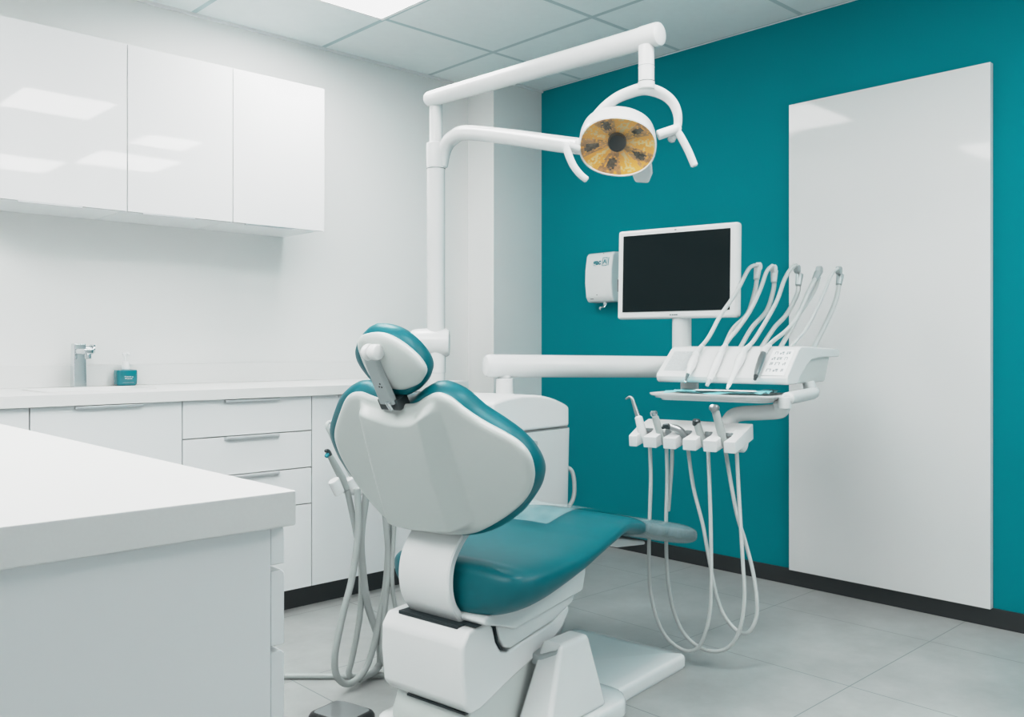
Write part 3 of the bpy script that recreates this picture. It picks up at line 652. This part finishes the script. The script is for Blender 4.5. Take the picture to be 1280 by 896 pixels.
for r, row in enumerate(((.84, ((.402, .010), (.421, .014), (.443, .014))), (.62, ((.400, .012), (.420, .017), (.442, .010))), (.42, ((.400, .010), (.420, .016), (.443, .010))), (.17, ((.400, .015), (.423, .016), (.445, .008))))):
    tt, cs = row
    for j, (wc, ww) in enumerate(cs):
        hh = .055
        if (r + j) % 3 == 0:
            for q0, q1, e0, e1 in ((-1, -.6, -1, 1), (.6, 1, -1, 1), (-.6, .6, .6, 1)): sy.prism(padpoly(tt + hh * e0, tt + hh * e1, wc + ww / 2 * q0, wc + ww / 2 * q1, .0012), padpoly(tt + hh * e0, tt + hh * e1, wc + ww / 2 * q0, wc + ww / 2 * q1, .0017))
        elif (r + j) % 3 == 1:
            for q0, q1, e0, e1 in ((-1, -.2, -1, .2), (-.1, 1, -.1, 1), (.3, 1, -1, -.4)): sy.prism(padpoly(tt + hh * e0, tt + hh * e1, wc + ww / 2 * q0, wc + ww / 2 * q1, .0012), padpoly(tt + hh * e0, tt + hh * e1, wc + ww / 2 * q0, wc + ww / 2 * q1, .0017))
        else:
            for q0, q1, e0, e1 in ((-1, 1, .5, 1), (-1, -.3, -1, .3), (0, .9, -.7, .3)): sy.prism(padpoly(tt + hh * e0, tt + hh * e1, wc + ww / 2 * q0, wc + ww / 2 * q1, .0012), padpoly(tt + hh * e0, tt + hh * e1, wc + ww / 2 * q0, wc + ww / 2 * q1, .0017))
obj('key_symbols', sy, 'print', kp)
# lower arms of the delivery unit: to the tray and the holder
la = B().cyl(CO(.235, .476, .89), CO(.235, .462, .936), .021)
la.tube([CO(.245, .476, .912), CO(.240, .477, .902), CO(.20, .480, .897), CO(-.06, .488, .893)], [.020, .021, .021, .021], seg=16)
la.cyl(CO(-.06, .478, .860), CO(-.06, .478, .897), .021)
obj('tray_arm', la, 'plastic_soft', du)
pa = B().tube([HO(.155, .470, .880), HO(.158, .474, .862), HO(.165, .462, .850), HO(.18, .40, .841), HO(.185, .335, .835), HO(.18, .305, .826), HO(.17, .293, .808), HO(.16, .290, .79)], [.024, .026, .026, .025, .025, .026, .028, .028], seg=18, div=6)
obj('holder_arm', pa, 'plastic', du)
# whip arms
HD = [(.511, 1.373), (.51, 1.361), (.592, 1.362), (.659, 1.359), (.711, 1.359)]
HS = [[(.073, .141, 1.065), (.090, .154, 1.091), (.16, .17, 1.171), (.277, .185, 1.262), (.39, .185, 1.349), (.45, .185, 1.372), (.505, .185, 1.376)], [(.060, .223, 1.057), (.100, .232, 1.091), (.150, .240, 1.123), (.257, .245, 1.191), (.36, .245, 1.274), (.427, .245, 1.344), (.490, .245, 1.372)], [(.095, .298, 1.055), (.153, .302, 1.088), (.336, .31, 1.215), (.433, .31, 1.308), (.505, .31, 1.355), (.575, .31, 1.376)], [(.096, .368, 1.055), (.153, .37, 1.082), (.301, .373, 1.128), (.465, .375, 1.209), (.587, .375, 1.276), (.650, .375, 1.330)], [(.135, .435, 1.055), (.154, .435, 1.067), (.302, .435, 1.125), (.419, .435, 1.196), (.544, .435, 1.286), (.626, .435, 1.345), (.695, .435, 1.366)]]
HT = [[(.49, 1.346), (.47, 1.282), (.39, 1.187), (.24, 1.123), (.15, 1.05)], [(.51, 1.335), (.503, 1.281), (.427, 1.196), (.27, 1.127), (.15, 1.05)], [(.609, 1.324), (.587, 1.264), (.461, 1.182), (.323, 1.127), (.18, 1.05)], [(.62, 1.335), (.53, 1.275), (.435, 1.203), (.321, 1.127), (.19, 1.05)], [(.719, 1.325), (.676, 1.249), (.56, 1.163), (.375, 1.05)]]
W5 = [.185, .245, .31, .375, .435]
order = ['leftmost', 'second', 'middle', 'fourth', 'rightmost']
for i in range(5):
    w = W5[i]; a, z = HD[i]
    wa = obj('whip_arm', B().tube([CO(x, w, y) for x, y in HT[i]], [.0085, .0088, .0088, .0085, .0085][:len(HT[i])], seg=12, div=8), 'hose', du)
    ph = B().lathe(CO(a - .005, w - .012, z), V((math.sin(math.radians(11)), -math.cos(math.radians(11)), 0)), [(.004, 0), (.013, .001), (.0165, .004), (.0165, .020), (.013, .023), (.006, .024)], 18)
    d = V(HT[i][0]) - V(HT[i][1]); d.normalize(); e = V(HT[i][0]) + d * .02; s_ = V(HT[i][0]) - d * .025
    ph.tube([CO(e.x, w, e.y), CO(s_.x, w, s_.y)], [.0145, .0115], seg=14)
    obj('whip_head', ph, 'plastic_soft' if i < 2 else 'grey_metal', wa, label='swivel head at the arm tip')

# handpieces lying on the console, each with the hose that feeds it
HPW = [(.124, .140), (.214, .224), (.294, .300), (.366, .378)]
HPT = [(.56, -.50), (.68, -.60), (.62, -.70), (.70, -.34)]
hl_ = ['white handpiece with a bare tip lying leftmost on the console', 'white handpiece with a clear tip lying second from left on the console', 'long plain white handpiece lying third from left on the console', 'steel handpiece with a dark tip lying beside the console keypad']
for i in range(4):
    (wt_, wb), (t0, t1) = HPW[i], HPT[i]
    P0, P1 = SL(t0, wt_, .017), SL(t1, wb, .016)
    t = thing('dental_handpiece', hl_[i], 'handpiece', SL(.5, (wt_ + wb) / 2, 0), 'handpieces on the console')
    ax = (P1 - P0); Ln = ax.length
    if i == 0: pr = [(.010, 0), (.012, .01), (.0135, .03), (.0135, .06), (.010, .075), (.0085, .085), (.0075, .10)]; m1, m2 = 'plastic', 'chrome'; k = .72
    elif i == 1: pr = [(.010, 0), (.0115, .01), (.0120, .05), (.0105, .09), (.009, .11)]; m1, m2 = 'plastic', 'label'; k = .85
    elif i == 2: pr = [(.011, 0), (.014, .012), (.0140, .035), (.011, .06), (.008, .12), (.0065, .16)]; m1, m2 = 'plastic', 'paper'; k = .9
    else: pr = [(.008, 0), (.0095, .004), (.0115, .02), (.0115, .05), (.0095, .075), (.0075, .09)]; m1, m2 = 'steel', 'steel_dark'; k = .86
    sc = Ln * k / pr[-1][1]
    body = B().lathe(P0, ax, [(r * 1.12, h * sc) for r, h in pr], 20)
    obj('body', body, m1, t)
    axn = ax.normalized(); q0 = P0 + axn * Ln * (k - .02)
    obj('tip', B().lathe(q0, ax, [(pr[-1][0] * .95, 0), (pr[-1][0] * .95, Ln * (1.02 - k) * .4), (pr[-1][0] * .75, Ln * (1.02 - k) * .5), (pr[-1][0] * .72, Ln * (1.02 - k) * .9), (pr[-1][0] * .4, Ln * (1.02 - k))], 16), m2, t, label=['chrome tip', 'clear tip', 'white tip', 'dark tip'][i])
    cn = B().tube([P0 + axn * .004, P0 - axn * .02, P0 * .45 + CO(*HS[i][1]) * .55], [.0125, .0110, .0085], seg=14)
    obj('connector', cn, 'plastic_soft', t)
    hpth = [P0 - axn * .030] + [CO(*q) for q in HS[i][1:]]
    obj('hose', B().tube(hpth, [.0072] + [.0078] * (len(hpth) - 1), seg=12, div=8), 'hose', t)
t = thing('dental_hose', 'rightmost loose hose arching from the console to its swivel head', 'hose', CO(.16, .43, 1.06))
obj('hose', B().tube([CO(*q) for q in HS[4]], .0058, seg=12, div=8), 'hose', t)

# tray under the console
tr_ = thing('instrument_tray', 'shallow white tray held under the console', 'tray', CO(.08, .2, .885))
def tring(g, z, r=.03): 
    o = []
    for cs, cv, a0 in ((.10 + g - r, .462 + g - r, 0), (-.14 - g + r, .462 + g - r, PI / 2), (-.14 - g + r, .032 - g + r, PI), (.10 + g - r, .032 - g + r, 1.5 * PI)):
        for k in range(7):
            a = a0 + PI / 2 * k / 6; o.append(CO(cs + r * math.cos(a), cv + r * math.sin(a), z + .005))
    return o
obj('tray_pan', B().loft([tring(-.045, .8715), tring(-.028, .8725), tring(-.024, .879), tring(-.012, .8805), tring(-.009, .886), tring(0, .8885), tring(.003, .893), tring(.003, .897), tring(-.004, .898), tring(-.012, .893), tring(-.02, .891)]), 'plastic', tr_, sharp=50)
ln = B()
t_ = bmesh.new(); g = []
for i in range(9):
    g.append([t_.verts.new(CO(-.115 + .185 * i / 8, .075 + .345 * j / 12, .901 + .010 * math.sin(i * 1.1 + j * .5) ** 2 + (.004 if j > 9 else 0))) for j in range(13)])
for i in range(8):
    for j in range(12): t_.faces.new((g[i][j], g[i][j + 1], g[i + 1][j + 1], g[i + 1][j]))
ln.merge(t_)
tag(obj('tray_liner', ln, 'liner'), 'crumpled teal paper liner lying in the white tray', 'paper liner')
pp_ = B().prism([CO(a, w, .9125) for a, w in ((-.105, .18), (-.02, .16), (.0, .36), (-.09, .40))], [CO(a, w, .9133) for a, w in ((-.105, .18), (-.02, .16), (.0, .36), (-.09, .40))])
tag(obj('paper_sheet', pp_, 'paper'), 'white paper sheet lying on the teal tray liner', 'paper')

# monitor
mo = thing('monitor', 'white framed monitor with a black screen above the console', 'monitor', CO(.345, -.066, 1.008))
def MO(a, w, z): return CO(.30 + a - (z - 1.34) * -.03, w, z)
obj('casing', B().box((.004, .045), (-.330, .180), (1.169, 1.528), MO, .012, 3), 'plastic', mo)
obj('screen', B().box((.0015, .006), (-.304, .149), (1.198, 1.505), MO, .001, 1), 'screen', mo)
obj('stand', B().cyl(CO(.345, -.066, 1.008), CO(.345, -.066, 1.20), .0375), 'plastic_soft', mo)
pr = B()
for w_ in (-.093, -.083, -.074, -.066): pr.box((.0025, .0045), (w_ - .003, w_ + .003), (1.182, 1.1855), MO)
obj('logo', pr, 'print_dark', mo); obj('camera_dot', B().box((.0025, .0045), (-.080, -.072), (1.514, 1.5175), MO), 'print_dark', mo)

# lower instrument holder
hol = thing('instrument_holder', 'white slotted instrument holder hanging below the tray', 'instrument holder', HO(.08, .19, .74))
slots = [.044, .117, .187, .259, .329]
plan = [(0, 0)]
for sc_ in slots:
    sc2 = sc_ - .004
    plan += [(0, sc2 - .010), (.040, sc2 - .003), (.050, sc2 + .003), (.055, sc2 + .013), (.050, sc2 + .023), (.040, sc2 + .026), (0, sc2 + .014)]
plan += [(0, .379), (.150, .383), (.155, .19), (.150, .0), (.06, -.004)]
def hz(a): return .757 + .049 * min(1, a / .13)
obj('rack', B().prism([HO(a, w, hz(a)) for a, w in plan], [HO(a + .004, w, hz(a) - .038 - .014 * min(1, a / .15)) for a, w in plan], .004, 2, ang=30), 'plastic', hol, sharp=30)
obj('end_boss', B().lathe(HO(.085, .345, .752), HO(.085, .40, .752) - HO(.085, .345, .752), [(.03, 0), (.036, .002), (.036, .030), (.032, .034), (.02, .035)], 24), 'plastic_soft', hol)

def loop(a, pts): return [HO(a, w, z) for w, z in pts]
h1 = [(.058, .73), (.062, .613), (.058, .485), (.055, .336), (.061, .23), (.084, .139), (.124, .078), (.181, .05), (.226, .061), (.253, .102), (.274, .182), (.28, .275), (.28, .367), (.277, .529), (.269, .73)]
h2 = [(.108, .73), (.111, .614), (.107, .465), (.11, .316), (.127, .192), (.167, .104), (.224, .063), (.289, .06), (.338, .09), (.369, .151), (.383, .254), (.377, .374), (.366, .555), (.356, .735)]
h3 = [(.304, .73), (.342, .527), (.373, .429), (.40, .331), (.413, .242), (.41, .181), (.386, .134), (.352, .128), (.309, .164), (.277, .23), (.249, .351), (.227, .463), (.193, .586), (.171, .73)]
h4 = [(.122, .74), (.121, .66), (.114, .57), (.1085, .50)]
def hand(label, slot, pts, rad, hose=None, depth=.04, mats=('steel', 'chrome'), tip=None):
    t = thing('hanging_handpiece', label, 'handpiece', HO(*pts[0]), 'handpieces in the lower holder')
    n = len(pts)
    obj('body', B().tube([HO(*p) for p in pts], rad, seg=16, div=5), mats[0], t)
    if tip: obj('tip', tip, mats[1], t, label='bright head of the handpiece')
    if hose: obj('hose', B().tube(hose, .0064, seg=12, div=7), 'hose', t)
    return t
tp0 = B().tube([HO(.03, -.025, .879), HO(.03, -.013, .8855), HO(.03, -.002, .882), HO(.03, .006, .862), HO(.03, .022, .818)], [.0035, .0045, .0055, .0065, .0085], seg=12)
hand('white syringe with a hooked tip standing at the left end of the holder', 0, [(.045, .046, .728), (.035, .036, .765), (.03, .023, .818)], [.011, .0155, .0135], loop(.045, h1), mats=('plastic', 'steel'), tip=tp0)
tp1 = B().lathe(HO(.032, .080, .832), HO(.03, .080, .86) - HO(.032, .084, .82), [(.009, -.008), (.0122, -.004), (.0126, .005), (.008, .011)], 16)
hand('short grey handpiece with a round chrome cap, second in the holder', 1, [(.045, .114, .732), (.038, .100, .768), (.032, .085, .822)], [.010, .0125, .0115], loop(.07, h2), mats=('hose_grey', 'chrome'), tip=tp1)
tp2 = B().tube([HO(.01, .150, .792), HO(.005, .135, .794), HO(0, .126, .788)], [.009, .008, .004], seg=12).cyl(HO(.002, .128, .796), HO(.004, .150, .80), .006)
hand('dark steel angled handpiece lying bent over, middle slot of the holder', 2, [(.05, .190, .735), (.045, .187, .762), (.03, .172, .782), (.012, .150, .793)], [.010, .0125, .0135, .012], loop(.085, h4), mats=('steel', 'steel_dark'), tip=tp2)
tp3 = B().lathe(HO(.035, .2325, .808), V((-.05, -.1, 1)), [(.0115, -.008), (.0135, -.004), (.0135, .008), (.0095, .013)], 16)
hand('short steel handpiece with a black ringed cap, fourth in the holder', 3, [(.045, .262, .728), (.04, .247, .765), (.035, .234, .808)], [.010, .0128, .0125], None, mats=('hose_grey', 'steel_dark'), tip=tp3)
tp4 = B().lathe(HO(.033, .2985, .852), V((-.1, -.18, 1)), [(.0122, -.006), (.0132, 0), (.0132, .012), (.009, .018)], 16).lathe(HO(.028, .2945, .86), V((-.8, -.35, .1)), [(.006, 0), (.0115, .002), (.0115, .016), (.006, .018)], 14)
hand('tall steel handpiece with a round head, rightmost in the holder', 4, [(.045, .334, .730), (.04, .318, .778), (.033, .300, .850)], [.011, .0145, .0125], loop(.10, h3), mats=('hose_grey', 'steel'), tip=tp4)
for i, sc_ in enumerate(slots):
    obj('slot_ring', B().lathe(HO(.05, sc_ + .010, hz(.05) - .006), V((0, 0, 1)), [(.006, 0), (.0125, 0), (.0135, .004), (.0125, .011), (.011, .011), (.009, .004)], 18), 'steel', hol)

# ------------------------------------------------------------------ assistant's holder and hoses at the left of the chair
ah = thing('assistant_holder', 'small white two-block handpiece holder left of the backrest', 'instrument holder', CH(.05, .53, .60))
for i, (s, v) in enumerate(((.026, .532), (.082, .525))):
    obj('holder_block', B().lathe(CH(s + .012, v, .607), CH(s - .012, v, .652) - CH(s + .012, v, .607), [(.010, 0), (.0155, .002), (.0165, .006), (.0175, .046), (.016, .050), (.010, .051)], 20, sx=1.1, sy=.85), 'plastic', ah)
obj('holder_arm', B().tube([CH(.06, .545, .615), CH(.14, .56, .60), CH(.30, .555, .60), CH(.50, .50, .60)], [.010, .014, .018, .02], seg=14).cyl(CH(.03, .538, .622), CH(.09, .534, .618), .008), 'plastic', ah)
t = thing('hanging_handpiece', 'grey syringe with a teal nozzle clipped left of the backrest', 'handpiece', CH(.055, .53, .62), 'handpieces at the chair back')
obj('body', B().tube([CH(.062, .528, .620), CH(.046, .53, .652), CH(.017, .53, .698), CH(-.002, .53, .728)], [.010, .0125, .0105, .0085], seg=16), 'hose_grey', t)
obj('tip', B().tube([CH(-.001, .53, .726), CH(-.008, .53, .741), CH(-.019, .53, .7435)], [.008, .0065, .005], seg=12), 'steel_dark', t, label='dark curved tip')
obj('nozzle', B().cyl(CH(-.008, .53, .735), CH(-.017, .53, .724), .0065), 'teal_print', t, label='teal nozzle')
A = [(.066, .615), (.1, .485), (.12, .386), (.124, .311), (.116, .208), (.086, .089), (.072, .048), (.090, .026), (.141, .022), (.20, .03)]
obj('hose', B().tube([CH(s, .53, z) for s, z in A], .0095, seg=12, div=8), 'hose_grey', t)
t = thing('suction_tube', 'thin white hooked suction tube standing left of the backrest', 'suction tube', CH(.06, .53, .68))
obj('tube', B().tube([CH(.006, .52, .829), CH(-.006, .53, .829), CH(-.013, .53, .816), CH(.001, .53, .791), CH(.034, .53, .727), CH(.057, .53, .695), CH(.084, .525, .645), CH(.086, .52, .615)], [.005, .005, .0055, .0055, .006, .006, .007, .008], seg=12, div=8), 'hose', t)
Bh = [(.081, .62), (.085, .491), (.06, .35), (.027, .254), (-.005, .14), (-.004, .074), (.027, .034), (.067, .028), (.115, .056), (.149, .121), (.178, .22), (.199, .301), (.209, .407), (.213, .56)]
obj('hose', B().tube([CH(s, .50, z) for s, z in Bh], .0105, seg=12, div=8), 'hose_grey', t)
for lb, pts, vv, r_ in (('thick grey hose hanging third from left behind the chair', [(.132, .60), (.11, .476), (.113, .382), (.135, .251), (.178, .135), (.189, .060), (.180, .040), (.16, .028), (.10, .022)], .515, .0115),
                    ('grey hose hanging fourth from left beside the motor housing', [(.178, .56), (.195, .409), (.192, .324), (.178, .199), (.170, .094), (.189, .045), (.21, .02)], .485, .0095),
                    ('thin grey hose curving behind the motor housing, rightmost of the bundle', [(.218, .56), (.213, .492), (.203, .322), (.224, .199), (.26, .10), (.30, .03)], .475, .0070)):
    o = obj('hanging_hose', B().tube([CH(s, vv, z) for s, z in pts], r_, seg=12, div=8), 'hose_grey'); tag(o, lb, 'hose', 'hoses behind the chair')
fc = B().tube([(.95, 2.98, .010), (1.20, 2.79, .010), (1.41, 2.597, .010), (1.484, 2.527, .010), (1.577, 2.439, .010), (1.655, 2.375, .010), (1.72, 2.32, .010), (1.80, 2.24, .010)], .009, div=8)
tag(obj('floor_cable', fc, 'hose_grey'), 'grey cable running along the floor towards the chair', 'cable')

# foot pedal
fp = thing('foot_pedal', 'square dark foot pedal with a metal top on the floor', 'foot pedal', (1.36, 2.13, 0))
def FP(a, b, z): 
    o = V((1.428, 2.238, 0)); e1 = V((1.331 - 1.433, 2.213 - 2.234, 0)).normalized(); e2 = V((1.462 - 1.433, 2.110 - 2.234, 0)).normalized()
    p = o + e1 * a + e2 * b; return V((p.x, p.y, z))
def fpr(g, z, r=.024):
    o = []
    for ca, cb, a0 in ((.125 + g - r, .150 + g - r, 0), (0 - g + r, .150 + g - r, PI / 2), (-g + r, -g + r, PI), (.125 + g - r, -g + r, 1.5 * PI)):
        for k in range(7):
            a = a0 + PI / 2 * k / 6; o.append(FP(ca + r * math.cos(a), cb + r * math.sin(a), z))
    return o
obj('pedal_body', B().loft([fpr(.0, 0), fpr(.003, .004), fpr(.002, .026), fpr(-.002, .034), fpr(-.008, .037), fpr(-.02, .037)]), 'black', fp)
obj('pedal_plate', B().loft([fpr(-.011, .0372, .016), fpr(-.012, .0385, .016)]), 'steel', fp, label='brushed metal top plate')

# ------------------------------------------------------------------ world, camera, colour
wd = bpy.data.worlds.new('World'); scene.world = wd; wd.use_nodes = True
wd.node_tree.nodes['Background'].inputs['Color'].default_value = (.93, .97, 1.0, 1); wd.node_tree.nodes['Background'].inputs['Strength'].default_value = .35
cam = bpy.data.cameras.new('Camera'); co = bpy.data.objects.new('Camera', cam); COL.objects.link(co)
co.location = (0, 0, 1.057); co.rotation_euler = (PI / 2, 0, math.radians(46.5 - 90))
cam.sensor_width = 36; cam.lens = 1120 / 1280 * 36; cam.shift_y = -(448 - 434) / 1280; cam.clip_start = .05
scene.camera = co
scene.view_settings.view_transform = 'Standard'; scene.view_settings.look = 'None'; scene.view_settings.exposure = 0.0
scene.view_settings.use_curve_mapping = True
cm = scene.view_settings.curve_mapping
cm.white_level = (1.0, 1.0, 1.0); cm.extend = 'HORIZONTAL'
cv = cm.curves[3]
for x, y in ((.12, .295), (.2, .48), (.32, .66), (.48, .765), (.7, .84)): cv.points.new(x, y)
cv.points[0].location = (0, .0); cv.points[-1].location = (1, .90)
cm.update()
